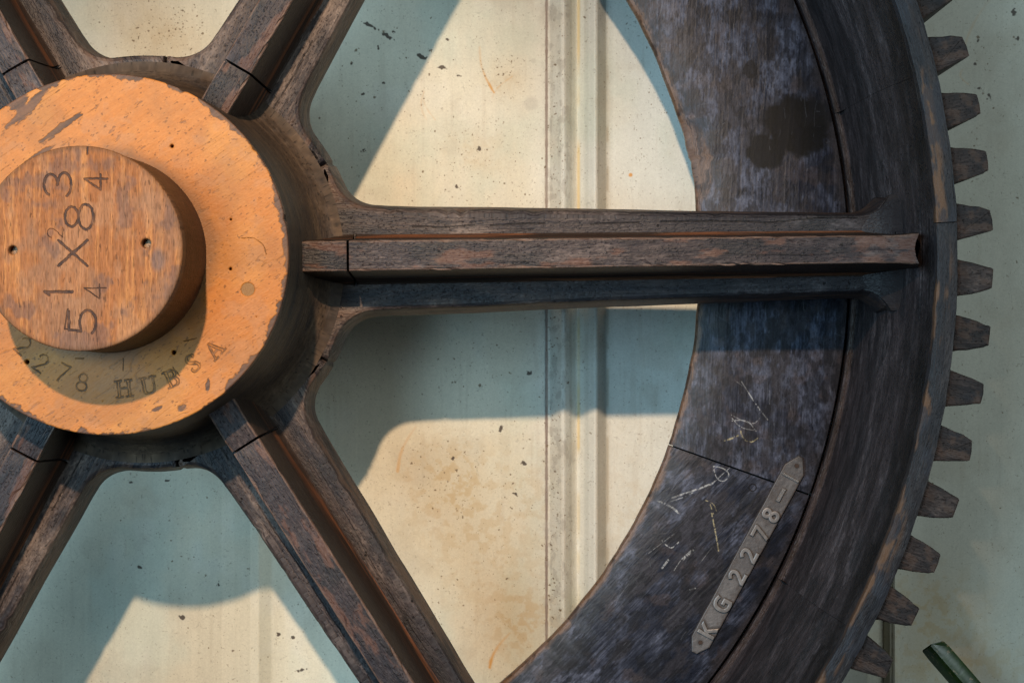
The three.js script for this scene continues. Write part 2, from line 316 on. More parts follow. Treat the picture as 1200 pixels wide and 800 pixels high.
const faceInk = drawing(1024, 1024, HB, (g) => {
  const S = 1024 / 244;
  for (const [c, x, y, t] of [['2', 27, 405, 0.75], ['2', 48, 425, 0.62], ['7', 73, 437, 0.45], ['8', 96, 448, 0.2]]) {
    const [cx, cy] = hp(x, y); g.lineWidth = 0.95 * S; g.lineCap = 'round';
    const Q = ([a, b]) => { const u = (a - 0.3) * 11.5, v = (b - 0.5) * 11.5; return [(cx + u * Math.cos(t) + v * Math.sin(t) + 122) * S, (122 - cy + u * Math.sin(t) - v * Math.cos(t)) * S]; };
    for (const st of STROKES[c]) { g.beginPath(); st.forEach((p, i) => { const q = Q(p); i ? g.lineTo(...q) : g.moveTo(...q); }); g.stroke(); }
  }
  for (const [c, x, y, t] of [['H', 145, 456, -0.12], ['U', 174, 452, -0.2], ['B', 201, 444, -0.38], ['S', 226, 426, -0.6], ['A', 251, 410, -0.85]]) glyph(g, S, c, hp(x, y), 15.5, t, 'serif', true, 0.85);
  g.lineWidth = 0.6 * S; g.beginPath();
  for (const [a, b] of [[[144, 420], [144, 434]], [[88, 420], [98, 420]], [[202, 430], [210, 440]], [[215, 400], [230, 396]]]) { const p = hp(...a), q = hp(...b); g.moveTo((p[0] + 122) * S, (122 - p[1]) * S); g.lineTo((q[0] + 122) * S, (122 - q[1]) * S); }
  g.stroke();
  // compass mark and scribed arcs
  const q = hp(290, 300); g.lineWidth = 0.5 * S; g.beginPath(); g.arc((q[0] + 122) * S, (122 - q[1]) * S, 12 * S, -1.9, -0.1); g.stroke();
});
const faceTex = paint(1024, 1024, HB, (x, y, o) => {
  const r = Math.hypot(x, y), th = Math.atan2(y, x), u = x * 0.82 + y * 0.57, v = y * 0.82 - x * 0.57;
  const g1 = fbm(u / 60, v / 1.6, 301, 4), b = fbm(x / 40, y / 40, 302, 4), sp = fbm(x / 3, y / 3, 303, 3);
  o[0] = 0.40; o[1] = 0.150; o[2] = 0.034;
  mixTo(o, [0.38, 0.130, 0.022], sm(0.4, 0.65, g1) * 0.5);
  mixTo(o, [0.43, 0.18, 0.042], sm(0.5, 0.7, b) * 0.7);
  mixTo(o, [0.34, 0.17, 0.085], sm(0.56, 0.7, fbm(x / 12, y / 12, 304, 4)) * 0.3);
  const fi = vn(u / 1.4, v / 0.55, 316); mul(o, 0.86 + 0.14 * sp + 0.14 * fi);
  if (fbm(u / 2.2, v / 1.1, 317, 2) > 0.80) mul(o, 0.5);
  let h = 0.6 + 0.14 * (g1 - 0.5) + 0.16 * (sp - 0.5) + 0.1 * (fi - 0.5);
  const line = Math.abs(vn(u / 50, v / 3.4, 305) - 0.5), lm = sm(0.5, 0.68, fbm(x / 30, y / 30, 315, 3)); if (line < 0.02) { mul(o, lerp(1, lerp(0.6, 1, line / 0.02), lm)); h -= 0.1 * lm; }
  // bare, dirty wood where the paint has gone
  let w = sm(113, 117, r + 11 * (fbm(th * 11, r / 14, 306, 4) - 0.5) + 3.5 * (sp - 0.5)) * 0.95;
  w = Math.max(w, sm(0.72, 0.76, fbm(u / 8, v / 2.4, 307, 4)) * 0.5);
  for (const [cx, cy, sx, sy, a, t] of [[32, 127, 40, 7, 0.85, 0.78], [70, 150, 34, 5, 1, 0.62], [22, 120, 14, 16, 0.8, 0.6], [243, 452, 3.5, 10, 1, -0.2], [184, 479, 9, 3, 0.9, 0.4], [213, 478, 8, 5, 0.7, 0.4], [40, 185, 30, 4, 0.8, 0.6], [262, 250, 10, 8, 0.3, 0], [155, 110, 22, 6, 0.3, 0.3], [280, 450, 10, 20, 0.4, -0.8], [300, 130, 8, 18, 0.45, 0.9]]) {
    const [qx, qy] = hp(cx, cy), a1 = (x - qx) / 0.55, b1 = (y - qy) / 0.55, e = Math.hypot((a1 * Math.cos(t) + b1 * Math.sin(t)) / sx, (b1 * Math.cos(t) - a1 * Math.sin(t)) / sy);
    if (e < 2) w = Math.max(w, a * sm(1.15, 0.6, e + 1.0 * (fbm(u / 6, v / 2.2, 308, 3) - 0.5)));
  }
  const bare = [lerp(0.035, 0.14, g1), lerp(0.021, 0.070, g1), lerp(0.016, 0.042, g1)];
  w = w > 0 ? sm(0.25, 0.6, w * (0.62 + 0.55 * fi)) * Math.min(1, w * 1.3) : 0;
  mixTo(o, bare, w); h -= 0.3 * w;
  // grease round the core print
  mixTo(o, [0.10, 0.055, 0.03], sm(74, 63.5, r + 7 * (fbm(th * 5, 2, 318, 3) - 0.5)) * 0.7);
  mixTo(o, [0.20, 0.09, 0.035], sm(0.45, 0.68, fbm(x / 32, y / 32, 319, 4)) * 0.32);
  const k = Math.min(1, faceInk(x + 0.7 * (fbm(x / 2, y / 2, 320, 2) - 0.5), y + 0.7 * (fbm(x / 2, y / 2, 321, 2) - 0.5)) * (0.35 + 0.9 * fbm(x / 3.5, y / 3.5, 322, 2))); mixTo(o, [0.05, 0.028, 0.016], k * 0.9); h -= 0.5 * k;
  o[3] = h;
});
const CB = [-70, 70, -70, 70];
const cp = (x, y) => [(x - 93) * 0.514, (291 - y) * 0.514];
const coreInk = drawing(840, 840, CB, (g) => {
  const S = 6;
  g.lineCap = 'round'; g.lineJoin = 'round';
  const P = (x, y) => { const q = cp(x, y); return [(q[0] + 70) * S, (70 - q[1]) * S]; };
  const line = (a, w) => { g.lineWidth = w * S; g.beginPath(); a.forEach(([x, y], i) => { const q = P(x, y); i ? g.lineTo(...q) : g.moveTo(...q); }); g.stroke(); };
  const put = (ch, x, y, h, w = 1.5) => { for (const st of STROKES[ch]) line(st.map(([a, b]) => [x - (b - 0.5) * h, y - (a - 0.3) * h * (h > 30 && ch !== '1' ? 1.5 : 1.15)]), w); };   // read from the bottom upwards
  put('3', 67, 215, 32); put('4', 112, 214, 27, 1.2); put('8', 92, 254, 34); put('X', 85, 297, 34, 1.6); put('1', 68, 342, 32, 1.7); put('4', 111, 342, 26, 0.6); put('5', 96, 377, 32);
  put('2', 64, 273, 18, 0.3);
  line([[102, 172], [102, 180]], 1.0); line([[79, 362], [75, 386], [84, 386]], 0.7);
});
const coreTex = paint(840, 840, CB, (x, y, o) => {
  const g1 = fbm(x / 1.6, y / 42, 401, 4), b = fbm(x / 28, y / 34, 402, 4), sp = fbm(x / 1.2, y / 5, 403, 3), r = Math.hypot(x, y), th = Math.atan2(y, x);
  o[0] = 0.225; o[1] = 0.086; o[2] = 0.030;
  mixTo(o, [0.38, 0.165, 0.055], sm(0.45, 0.70, g1) * 0.7);
  mixTo(o, [0.20, 0.10, 0.055], sm(0.5, 0.70, b) * 0.8);
  mixTo(o, [0.27, 0.14, 0.075], sm(0.54, 0.7, fbm(x / 10, y / 24, 405, 4)) * 0.5);
  mixTo(o, [0.10, 0.06, 0.05], sm(0.60, 0.72, fbm(x / 14, y / 18, 406, 4)) * 0.55);
  const bruise = Math.hypot((x - 47) / 5, (y + 7) / 8); mixTo(o, [0.09, 0.07, 0.07], sm(1.2, 0.5, bruise) * 0.7);
  const fi = vn(x / 0.45, y / 3.2, 409); mul(o, 0.60 + 0.5 * sp + 0.34 * fi); if (fbm(x / 0.9, y / 5, 410, 2) > 0.78) mul(o, 0.55);
  mixTo(o, [0.10, 0.05, 0.025], sm(58, 61.5, r + 3 * (fbm(th * 12, 1, 407, 3) - 0.5)) * 0.6);
  const k = coreInk(x + 0.5 * (fbm(x / 2, y / 2, 411, 2) - 0.5), y + 0.8 * (fbm(x / 2, y / 2, 412, 2) - 0.5)) * (0.55 + 0.6 * fbm(x / 4, y / 4, 413, 2)); mixTo(o, [0.04, 0.022, 0.018], Math.min(1, k));
  o[3] = 0.6 + 0.5 * (g1 - 0.5) + 0.35 * (sp - 0.5) + 0.25 * (fi - 0.5) - 0.5 * k;
});
// a round block with real holes bored in its face
function boredDisc(radius, depth, holes, bevel, uvOf, jag) {
  const s = new THREE.Shape(), n = 220;
  for (let i = 0; i < n; i++) { const a = i / n * 2 * Math.PI, r = radius - bevel - jag * Math.max(0, fbm(a * 16, 2, 55, 3) - 0.7) * 8; i ? s.lineTo(r * Math.cos(a), r * Math.sin(a)) : s.moveTo(r, 0); }
  s.closePath();
  for (const [x, y, r] of holes) { const h = new THREE.Path(); h.absarc(x, y, r, 0, 2 * Math.PI, true); s.holes.push(h); }
  const g = new THREE.ExtrudeGeometry(s, { depth: depth - bevel, bevelEnabled: true, bevelSize: bevel, bevelThickness: bevel, bevelSegments: 3, bevelOffset: 0, curveSegments: 18, steps: 1 });
  g.translate(0, 0, -(depth - bevel) - bevel + 0);
  const p = g.attributes.position, uv = g.attributes.uv;
  for (let i = 0; i < p.count; i++) uv.setXY(i, ...uvOf(p.getX(i), p.getY(i)));
  return finish(mergeVertices(g), 0.25);
}
{
  const faceMat = mat(faceTex, 0.5, 0.8, { specularIntensity: 0.5 });
  const pins = [[201, 171, 2.1], [270, 257, 1.6], [269.5, 315, 1.9], [203, 413, 2.4], [31, 424, 2.4], [300, 371, 1.1], [120, 470, 1.0]].map(([x, y, r]) => [...hp(x, y), r]);
  const dowel = hp(290, 339);
  const face = mesh('hub_face', boredDisc(116.6, 9, [...pins, [...dowel, 5.2]], 1.0, box2(HB), 1), faceMat, wheel);
  face.userData.label = 'worn orange painted face of the hub with stamped letters';
  const dg = new THREE.CylinderGeometry(4.8, 4.8, 7, 28); dg.rotateX(Math.PI / 2);
  const dw = mesh('dowel', finish(dg), new THREE.MeshStandardMaterial({ color: new THREE.Color().setRGB(0.30, 0.165, 0.07), roughness: 0.6, bumpMap: woodTex[1], bumpScale: 0.0004 }), face);
  dw.position.set(dowel[0] * MM, dowel[1] * MM, -4.2 * MM);
  // core print standing on the face
  const bores = [[...cp(14, 293), 4.0], [...cp(170.5, 285), 4.1]];
  const coreMat = mat(coreTex, 0.62, 1.2, { specularIntensity: 0.4 });
  const core = mesh('core_print', boredDisc(62, 11, bores, 1.3, box2(CB), 0.5), coreMat, wheel);
  core.position.z = 78 * MM;
  core.userData.label = 'smaller round block stamped 5 1/4 X 8 3/4 on the orange hub face';
  const sideProf = [];
  for (let i = 0; i <= 8; i++) sideProf.push(new THREE.Vector2(63.5 - 1.9 * i / 8, i / 8 * 69 - 78));
  const side = new THREE.LatheGeometry([new THREE.Vector2(0.001, -78), ...sideProf, new THREE.Vector2(61.2, -9), new THREE.Vector2(0.001, -9)], 160); side.rotateX(Math.PI / 2);
  const p = side.attributes.position, uv = side.attributes.uv; for (let i = 0; i < p.count; i++) uv.setXY(i, p.getZ(i) / 200, uv.getX(i) * 2);
  mesh('core_side', finish(side, 0.6), mat(woodTex, 0.5, 0.6, { color: new THREE.Color().setRGB(0.85, 0.5, 0.33), specularIntensity: 0.4 }), core);
  const steel = new THREE.MeshStandardMaterial({ color: new THREE.Color().setRGB(0.16, 0.10, 0.06), roughness: 0.5, metalness: 0.6 });
  for (const [x, y] of bores) {
    const halves = [-1, 1].map((s) => { const b = new THREE.CylinderGeometry(2.7, 2.7, 1.0, 20, 1, false, s > 0 ? 0.16 : Math.PI + 0.16, Math.PI - 0.32); b.rotateX(Math.PI / 2); return b; });
    const sc = mesh('screw', finish(mergeGeometries(halves)), steel, core); sc.position.set(x * MM, y * MM, -7.6 * MM); sc.rotation.z = 0.5;
  }
}

// ------------------------------------------------------------------ six spokes, each with its share of the hub ring
const ANG = [0.7, 60, 120.2, 181, 242.3, 302.5], JOINT = [28.7, 84, 151, 212, 279.5, 331.4];
const RH = 147, FR = 30;
const hw = (x) => lerp(37, 27.5, clamp((x - 150) / 340)) + (x > 506 ? 22 - Math.sqrt(484 - Math.min(21, x - 506) ** 2) : 0);
function half(deg) {                                        // contour from the hub joint at that angle to the rim end, y > 0
  const w = 37, yc = w + FR, xc = Math.sqrt((RH + FR) ** 2 - yc ** 2), tangent = Math.atan2(yc, xc), out = [], end = Math.max(tangent + 0.01, deg * D);
  out.push([118 * Math.cos(end), 118 * Math.sin(end)]);
  for (let k = 0; k <= 10; k++) { const a = lerp(end, tangent, k / 10); out.push([RH * Math.cos(a), RH * Math.sin(a)]); }
  const a0 = tangent + Math.PI, a1 = Math.PI * 1.5;
  for (let k = 1; k <= 14; k++) { const a = lerp(a0, a1, k / 14); out.push([xc + FR * Math.cos(a), yc + FR * Math.sin(a)]); }
  for (let x = xc + 6; x < 528; x += 5) out.push([x, hw(x)]);
  return out;
}
const FZ = -118, FB = -152;
const spokes = ANG.map((deg, i) => {
  const a = deg * D, up = (((JOINT[i] - deg) % 360) + 360) % 360, dn = (((deg - JOINT[(i + 5) % 6]) % 360) + 360) % 360;
  const gap = 0.28;
  const top = half(up - gap), bot = half(dn - gap).map(([x, y]) => [x, -y]);
  const arc = []; for (let k = 1; k < 8; k++) { const q = lerp(-dn + gap, up - gap, k / 8) * D; arc.push([118 * Math.cos(q), 118 * Math.sin(q)]); }
  const outline = [...arc.reverse(), ...bot, ...[-1, -0.5, 0, 0.5, 1].map((t) => [Math.sqrt(546 ** 2 - (t * hw(528)) ** 2), t * hw(528)]), ...top.reverse()];
  const k = i % 3, flip = i % 2 ? -1 : 1, uvf = box2(SB);
  const shift = i * 3;
  const g = slab(outline, [[-3.2, FZ], [-1.2, FZ - 0.9], [0, FZ - 3.2], [1.2, FZ - 12], [3.2, FZ - 28], [3.6, FB + 2], [1.6, FB]], (x, y) => uvf(x + shift, y * flip),
    (x, y, z, l) => Math.hypot(x, y) < 121 ? 0 : (fbm(x / 40, y / 40 + i * 40, 77, 2) - 0.5) * 1.2 - (l < 3 && x > 165 ? Math.max(0, fbm(x / 9, y / 9 + i * 9, 78, 3) - 0.66) * 14 : 0));
  const s = mesh('spoke', finish(g, 0.38), spokeMats[k], wheel);
  s.rotation.z = a;
  // the rib down the middle: a drafted bar with fillets, and the butted block at the hub end
  const half0 = [[0, 0], [5, 0.2], [8.6, -0.1], [9.8, -0.7], [10.5, -2.2], [10.9, -8], [11.9, -22], [13.1, -38], [14.3, -51], [15.3, -57], [16.6, -60.2], [18.4, -61.4], [20, -61.9]];
  const line = [...half0.map(([y, z]) => [-y, z]).reverse(), ...half0.slice(1)];
  const bar = (x0, x1, seedK, swallow, round) => {
    const xs = []; for (let x = x0; x < x1; x += 5) xs.push(x); xs.push(x1);
    const ruv = box2([90, 560, -90, 90]);
    const rows = [], uvs = [];
    xs.forEach((x, m) => {
      const taper = lerp(1, 0.9, clamp((x - 150) / 380)), flare = swallow ? 0.16 * sm(520, 537, x) : 0;
      let run = 0; const row = [], uvr = [];
      const mid = half0.length - 1, runs = line.map((q, n) => n ? (run += Math.hypot(q[0] - line[n - 1][0], q[1] - line[n - 1][1])) : 0);
      line.forEach(([y, z], n) => {
        const worn = (fbm(x / 40, n * 0.7 + i * 7, 91, 3) - 0.5) * (Math.abs(n - mid) < 5 ? 0.9 : 0.6) - (Math.abs(Math.abs(n - mid) - 3) < 2 ? Math.max(0, fbm(x / 8, n + i * 5 + seedK, 92, 3) - 0.64) * 13 : 0);
        const ends = round ? Math.max(0, 1 - Math.abs(x - (m === 0 ? x0 : x1)) / 2) : 0;
        let xx = x; if (swallow && x > 515) xx += ((Math.abs(y) / 11) ** 2 * 4 - 2) * sm(515, 537, x);
        row.push([xx, y * taper * (1 + flare * sm(-50, -10, z)) + Math.sign(y) * worn * 0.5, -57 + z + (Math.abs(n - mid) < 6 ? worn * 0.7 : 0) - (m === 0 || m === xs.length - 1 ? 0.7 : 0) * (Math.abs(n - mid) < 5 ? 1 : 0)]);
        uvr.push(ruv(x + i * 4, (runs[n] - runs[mid]) * flip));
      });
      row.push([row[row.length - 1][0], row[row.length - 1][1], -128], [row[0][0], row[0][1], -128]); uvr.push(uvr[uvr.length - 1], uvr[0]);
      rows.push(row); uvs.push(uvr);
    });
    return finish(skin(rows, uvs, true, true).scale(1, 1, 1), 0.7);
  };
  mesh('rib', bar(150.5, 535, 1, true, false), ribMats[k], s);
  // hollow fillet that runs the flange up into the rim
  {
    const fuv = box2(SB), rows = [], uvs = [];
    for (let k = 0; k <= 16; k++) {
      const x = 496 + 46 * k / 16, t = clamp((x - 498) / 42), z = FZ - 1.2 + 40 * (1 - Math.sqrt(1 - 0.98 * t * t)), w = hw(Math.min(x, 528)) - 2.2;
      const row = [], ur = [];
      for (let m = 0; m <= 10; m++) { const v = m / 5 - 1; row.push([x, v * w, z - 2.2 * v ** 8 + 0.8 * (fbm(x / 9, v * 5 + i, 93, 2) - 0.5)]); ur.push(fuv(x + shift + k * 1.2, v * w * flip)); }
      row.push([x, w, FZ - 6], [x, -w, FZ - 6]); ur.push(ur[10], ur[0]);
      rows.push(row); uvs.push(ur);
    }
    mesh('fillet', finish(skin(rows, uvs, true, true), 0.7), spokeMats[k], s);
  }
  mesh('rib_block', bar(117, 148.8, 2, false, true), ribMats[(k + 1) % 3], s);
  return s;
});

// ------------------------------------------------------------------ rim: flat web, cove wall, front band, teeth
const VB = [215, 545, -340, 275];
const vp = (x, y) => [(x - 600) * 0.6463 + 260.7, (400 - y) * 0.6463 - 56.1];     // wheel millimetres of a photograph pixel on the web
const chalk = drawing(990, 1845, VB, (g) => {
  const S = 3; g.lineCap = 'round';
  const L = (a, w) => { g.lineWidth = w * S; g.beginPath(); const Q = a.map(([x, y]) => { const q = vp(x, y); return [(q[0] - 215) * S, (275 - q[1]) * S]; }); g.moveTo(...Q[0]); for (let i = 1; i < Q.length - 1; i++) g.quadraticCurveTo(...Q[i], (Q[i][0] + Q[i + 1][0]) / 2, (Q[i][1] + Q[i + 1][1]) / 2); g.lineTo(...Q[Q.length - 1]); g.stroke(); };
  L([[788, 583], [815, 574], [835, 566]], 1.3); L([[835, 566], [855, 548]], 0.5); L([[772, 587], [785, 592], [796, 601]], 1.6); L([[869, 447], [885, 473], [900, 492]], 0.8);
  L([[836, 546], [838, 560], [848, 565], [856, 556], [848, 548], [836, 546]], 0.7); L([[800, 655], [812, 644]], 2.0); L([[776, 665], [783, 656]], 1.5); L([[776, 633], [785, 645], [795, 635]], 0.9); L([[806, 691], [815, 689]], 0.8);
  L([[858, 493], [875, 490], [886, 505]], 0.6); L([[858, 490], [866, 501], [884, 504]], 0.6); L([[760, 648], [790, 625]], 0.5);
  L([[870, 452], [862, 446]], 0.3); L([[820, 660], [835, 640]], 0.3); L([[784, 588], [800, 583], [812, 577]], 0.5); L([[815, 640], [800, 652], [790, 668]], 0.4); L([[857, 486], [872, 494], [884, 497], [890, 490]], 0.4);
});
const ochre = drawing(990, 1845, VB, (g) => {
  const S = 3; g.lineCap = 'round';
  const L = (a, w) => { g.lineWidth = w * S; g.beginPath(); const Q = a.map(([x, y]) => { const q = vp(x, y); return [(q[0] - 215) * S, (275 - q[1]) * S]; }); g.moveTo(...Q[0]); for (let i = 1; i < Q.length - 1; i++) g.quadraticCurveTo(...Q[i], (Q[i][0] + Q[i + 1][0]) / 2, (Q[i][1] + Q[i + 1][1]) / 2); g.lineTo(...Q[Q.length - 1]); g.stroke(); };
  L([[849, 516], [857, 514], [865, 510]], 1.2); L([[868, 505], [870, 514], [880, 519], [888, 513]], 1.0); L([[834, 601], [838, 620], [842, 645]], 1.0); L([[826, 586], [836, 588], [840, 600]], 0.6); L([[836, 602], [832, 590]], 0.8);
});
const scuffs = drawing(990, 1845, VB, (g) => {
  for (let i = 0; i < 620; i++) {
    const x = rnd() * 990, y = rnd() * 1845, a = (rnd() < 0.75 ? (y > 1210 ? -46 : -88) + (rnd() - 0.5) * 26 : rnd() * 180) * D, l = 8 + 70 * rnd() ** 3, c = (rnd() - 0.5) * 0.3 * l;
    g.globalAlpha = 0.25 + 0.6 * rnd(); g.lineWidth = 0.6 + 1.6 * rnd() ** 3; g.beginPath(); g.moveTo(x, y); g.quadraticCurveTo(x + Math.cos(a) * l / 2 + c, y + Math.sin(a) * l / 2, x + Math.cos(a) * l, y + Math.sin(a) * l); g.stroke();
  }
});
const webTex = paint(990, 1845, VB, (x, y, o) => {
  const th = Math.atan2(y, x) / D, r = Math.hypot(x, y), seg = th < -19.5 ? 1 : 0;
  const ga = seg ? 46 * D : 88 * D, u = x * Math.cos(ga) + y * Math.sin(ga), v = y * Math.cos(ga) - x * Math.sin(ga);
  const g1 = fbm(u / 90, (v + 4 * fbm(u / 50, v / 20, 500, 3)) / 2.2, 501 + seg, 4), g2 = fbm(u / 18, v / 0.7, 503, 3), b = fbm(x / 42, y / 55, 504, 5), st = fbm(u / 30, v / 14, 505, 4), md = fbm(u / 8, v / 6, 523, 5), sp = fbm(u / 3.4, v / 1.3, 506, 3);
  o[0] = 0.007; o[1] = 0.0085; o[2] = 0.016;
  mixTo(o, [0.021, 0.024, 0.038], sm(0.36, 0.66, g1 * 0.3 + g2 * 0.2 + md * 0.5) * 0.8);
  const haze = sm(seg ? 0.44 : 0.38, seg ? 0.64 : 0.60, b * 0.5 + st * 0.35 + g2 * 0.2) * (seg ? 0.9 : 0.85);
  const fi = fbm(u / 3.0, v / 0.8, 518, 2), fi2 = vn(x / 0.8, y / 0.8, 519);
  mixTo(o, [0.088, 0.097, 0.138], haze * sm(0.22, 0.72, sp * 0.38 + g2 * 0.04 + g1 * 0.10 + md * 0.48));
  mixTo(o, [0.024, 0.022, 0.027], sm(0.50, 0.62, fbm(u / 26, v / 14, 508, 4)) * 0.8);
  mixTo(o, [0.075, 0.052, 0.045], sm(0.60, 0.74, fbm(x / 14, y / 14, 509, 4)) * 0.25);
  // soaked-in oil
  let wet = 0;
  for (const [cx, cy, rad, a] of [[936, 147, 41, 1], [897, 177, 22, 0.97], [879, 81, 10, 0.8], [820, 205, 16, 0.4], [844, 387, 12, 0.5], [668, 768, 24, 0.6], [835, 705, 20, 0.4]]) {
    const [qx, qy] = vp(cx, cy), d = Math.hypot(x - qx, (y - qy) * 1.15) / 0.6463 + 14 * (fbm(x / 7, y / 7, 510, 3) - 0.5); wet = Math.max(wet, a * sm(rad * 1.15, rad * 0.85, d)); mixTo(o, [0.0042, 0.0040, 0.0044], a * sm(rad * 1.15, rad * 0.85, d));
  }
  // darker towards the cove, bare brown along the inner edge and round the splintered place
  mixTo(o, [0.028, 0.022, 0.022], sm(505, 516, r + 6 * (st - 0.5)) * 0.7);
  mixTo(o, [0.16, 0.09, 0.05], sm(409, 404.5, r + 5 * (fbm(th, r / 12, 511, 3) - 0.5)) * 0.65);
  const chipq = sm(1.1, 0.8, Math.hypot((r - 404) / 15, (th - 11.5) / 5.2) + 0.5 * (fbm(u / 12, v / 4, 512, 3) - 0.5));
  mixTo(o, [0.12 * (0.4 + g2), 0.075 * (0.4 + g2), 0.055 * (0.4 + g2)], chipq * 0.85);
  mul(o, 0.55 + 0.40 * sp + 0.16 * fi + 0.34 * fi2); if (fbm(u / 1.6, v / 0.9, 522, 2) > 0.80) mul(o, 0.45);
  { const q = vp(882, 571), d = Math.hypot(x - q[0], y - q[1]); mixTo(o, [0.006, 0.005, 0.006], sm(0.7, 0.3, Math.abs(d - 2.7)) * 0.9); }
  const c = chalk(x, y), c2 = ochre(x, y), rub = sm(0.30, 0.60, sp * 0.5 + vn(x / 0.9, y / 0.9, 514) * 0.5);
  mixTo(o, [0.42, 0.42, 0.42], c * rub * 0.7); mixTo(o, [0.40, 0.34, 0.20], c2 * rub * 0.8);
  mixTo(o, [0.006, 0.006, 0.008], sm(0.50, 0.60, fbm(u / 12, v / 6, 515, 5)) * 0.6);
  o[3] = 0.5 + 0.4 * (g1 - 0.5) + 0.25 * (sp - 0.5) - chipq * (0.2 + 0.5 * (g2 - 0.5));
  const sc = scuffs(x, y) * (0.4 + 0.9 * fi2); mixTo(o, [0.17, 0.175, 0.20], sc * 0.42); o[3] = lerp(o[3] - sc * 0.12, 0.5, wet * 0.8);
});
const webMat = mat(webTex, 0.42, 0.5, { specularIntensity: 0.42 });
const vuv = box2(VB);
const WEB = -209;
for (let i = 0; i < 6; i++) {
  const a0 = (-19.5 - 60 + 60 * i + 0.08) * D, a1 = (-19.5 + 60 * i - 0.08) * D;
  const prof = [[412, WEB - 30], [405, WEB - 24], [403.4, WEB - 12], [403, WEB - 3], [404.4, WEB - 0.8], [407, WEB], [440, WEB + 0.3], [480, WEB + 0.3], [512, WEB], [515.4, WEB - 0.8], [516.5, WEB - 3], [516.5, WEB - 30]];
  const g = sweep(prof, a0, a1, (a, r, z, run, q) => { const dz = WEB - Math.min(z, WEB), R = r < 406 ? 403 - dz * 0.3 : r; const b = ((a / D + 19.5 + 60 * 9) % 60) - 60, keep = a / D >= -80 && a / D <= 41 ? a : (b + (i % 2 ? -19.5 : 40.5)) * D; return vuv(R * Math.cos(keep), R * Math.sin(keep)); }, 0.5,
    (a, r) => r < 407.5 ? (fbm(a * 22, r / 9, 520, 3) - 0.5) * 1.8 + 7 * sm(5.5, 0.5, Math.abs(a / D - 12)) * (0.15 + fbm(a * 90, 3, 521, 3)) * (r > 404 ? 1 : 0.35) : 0);
  mesh('web_segment', finish(g, 0.7), webMat, wheel);
}
mesh('web_backing', finish(sweep([[408, WEB - 22], [408, WEB - 9], [515, WEB - 9], [515, WEB - 22]], 0, 2 * Math.PI, (a, r) => [a, r / 100], 2), 0.5), blackMat, wheel);
const RB = [0, 900, 0, 220];
const rimTex = paint(2048, 500, RB, (x, y, o) => {
  wood(x, y, 1300, o, { dark: [0.025, 0.019, 0.021], mid: [0.072, 0.057, 0.061], pale: [0.14, 0.115, 0.122], paleAt: 0.55, grime: 0.75 });
  mixTo(o, [0.010, 0.008, 0.009], sm(0.45, 0.62, fbm(x / 26, y / 9, 1310, 4)) * 0.55);
  mixTo(o, [0.10, 0.055, 0.03], sm(3.2, 1, Math.abs(y - 26)) * 0.2);
  mul(o, 1 - 0.6 * sm(156, 176, y + 10 * (fbm(x / 30, 2, 1320, 3) - 0.5)));
});
const rimMat = mat(rimTex, 0.5, 1.0, { specularIntensity: 0.55 });
for (let i = 0; i < 9; i++) {
  const a0 = (-27 + 40 * i + 0.01) * D, a1 = (-27 + 40 * (i + 1) - 0.01) * D;
  const prof = [[519, -236], [518.6, -216], [519.2, -212], [520.6, -210.6], [522, -210.6], [523.6, -211.2], [524.6, -206], [525.4, -190], [526.5, -165], [528.5, -140], [531.5, -115], [535.5, -95], [541, -78], [547.5, -62], [560, -62], [560, -328], [536, -328]];
  mesh('rim_wall', finish(sweep(prof, a0, a1, (a, r, z, run) => [a * 530 / 900, run / 220], 1, (a, r, z, k) => k > 5 && k < 12 ? (fbm(a * 26, z / 26, 530, 3) - 0.5) * 1.8 : 0), 0.6), rimMat, wheel);
}
const bandTex = paint(2048, 96, [0, 1300, 0, 30], (x, y, o) => {
  wood(x, y * 2, 1500, o, { dark: [0.018, 0.015, 0.017], mid: [0.040, 0.030, 0.029], pale: [0.075, 0.060, 0.055], paleAt: 0.55, grime: 0.55 });
  const w = sm(0.42, 0.60, fbm(x / 34, y / 6, 1510, 4)) * sm(8.5, 1.5, Math.abs(y - 10.5) + 5 * (fbm(x / 20, 4, 1511, 4) - 0.5));
  mixTo(o, [0.17, 0.080, 0.040], w * 0.85);
  mixTo(o, [0.030, 0.027, 0.032], sm(0.52, 0.62, fbm(x / 22, y / 9, 1512, 4)) * 0.75);
  o[3] += 0.15 * (w - 0.5);
});
const bandMat = mat(bandTex, 0.55, 0.9, { specularIntensity: 0.5 });
for (let i = 0; i < 8; i++) {
  const a0 = (2.5 + 45 * i + 0.04) * D, a1 = (2.5 + 45 * (i + 1) - 0.04) * D;
  const prof = [[547.2, -74], [547.2, -60], [548.2, -57.6], [550, -57], [555, -57], [560.4, -57], [562, -57.7], [562.6, -59.5], [562.6, -74]];
  mesh('rim_band', finish(sweep(prof, a0, a1, (a, r, z, run) => [a * 555 / 1300, (run - 9) / 30], 0.6, (a, r, z, k) => (k > 0 && k < 8 ? (fbm(a * 60, k < 4 ? 1 : 9, 540, 4) - 0.5) * 1.6 : 0)), 0.7), bandMat, wheel);
}
const toothTex = paint(512, 512, [0, 200, 0, 200], (x, y, o) => {
  wood(x, y, 1700, o, { dark: [0.018, 0.012, 0.011], mid: [0.068, 0.041, 0.033], pale: [0.125, 0.082, 0.066], paleAt: 0.57, grime: 0.6 });
  mixTo(o, [0.10, 0.052, 0.034], sm(0.50, 0.7, fbm(x / 9, y / 7, 1710, 4)) * 0.5);
  o[3] += 0.3 * (fbm(x / 4, y / 4, 1711, 3) - 0.5);
});
const toothMats = [1.0, 0.86, 1.12].map((k) => mat(toothTex, 0.6, 1.1, { specularIntensity: 0.45, color: new THREE.Color().setRGB(k, k, k) }));
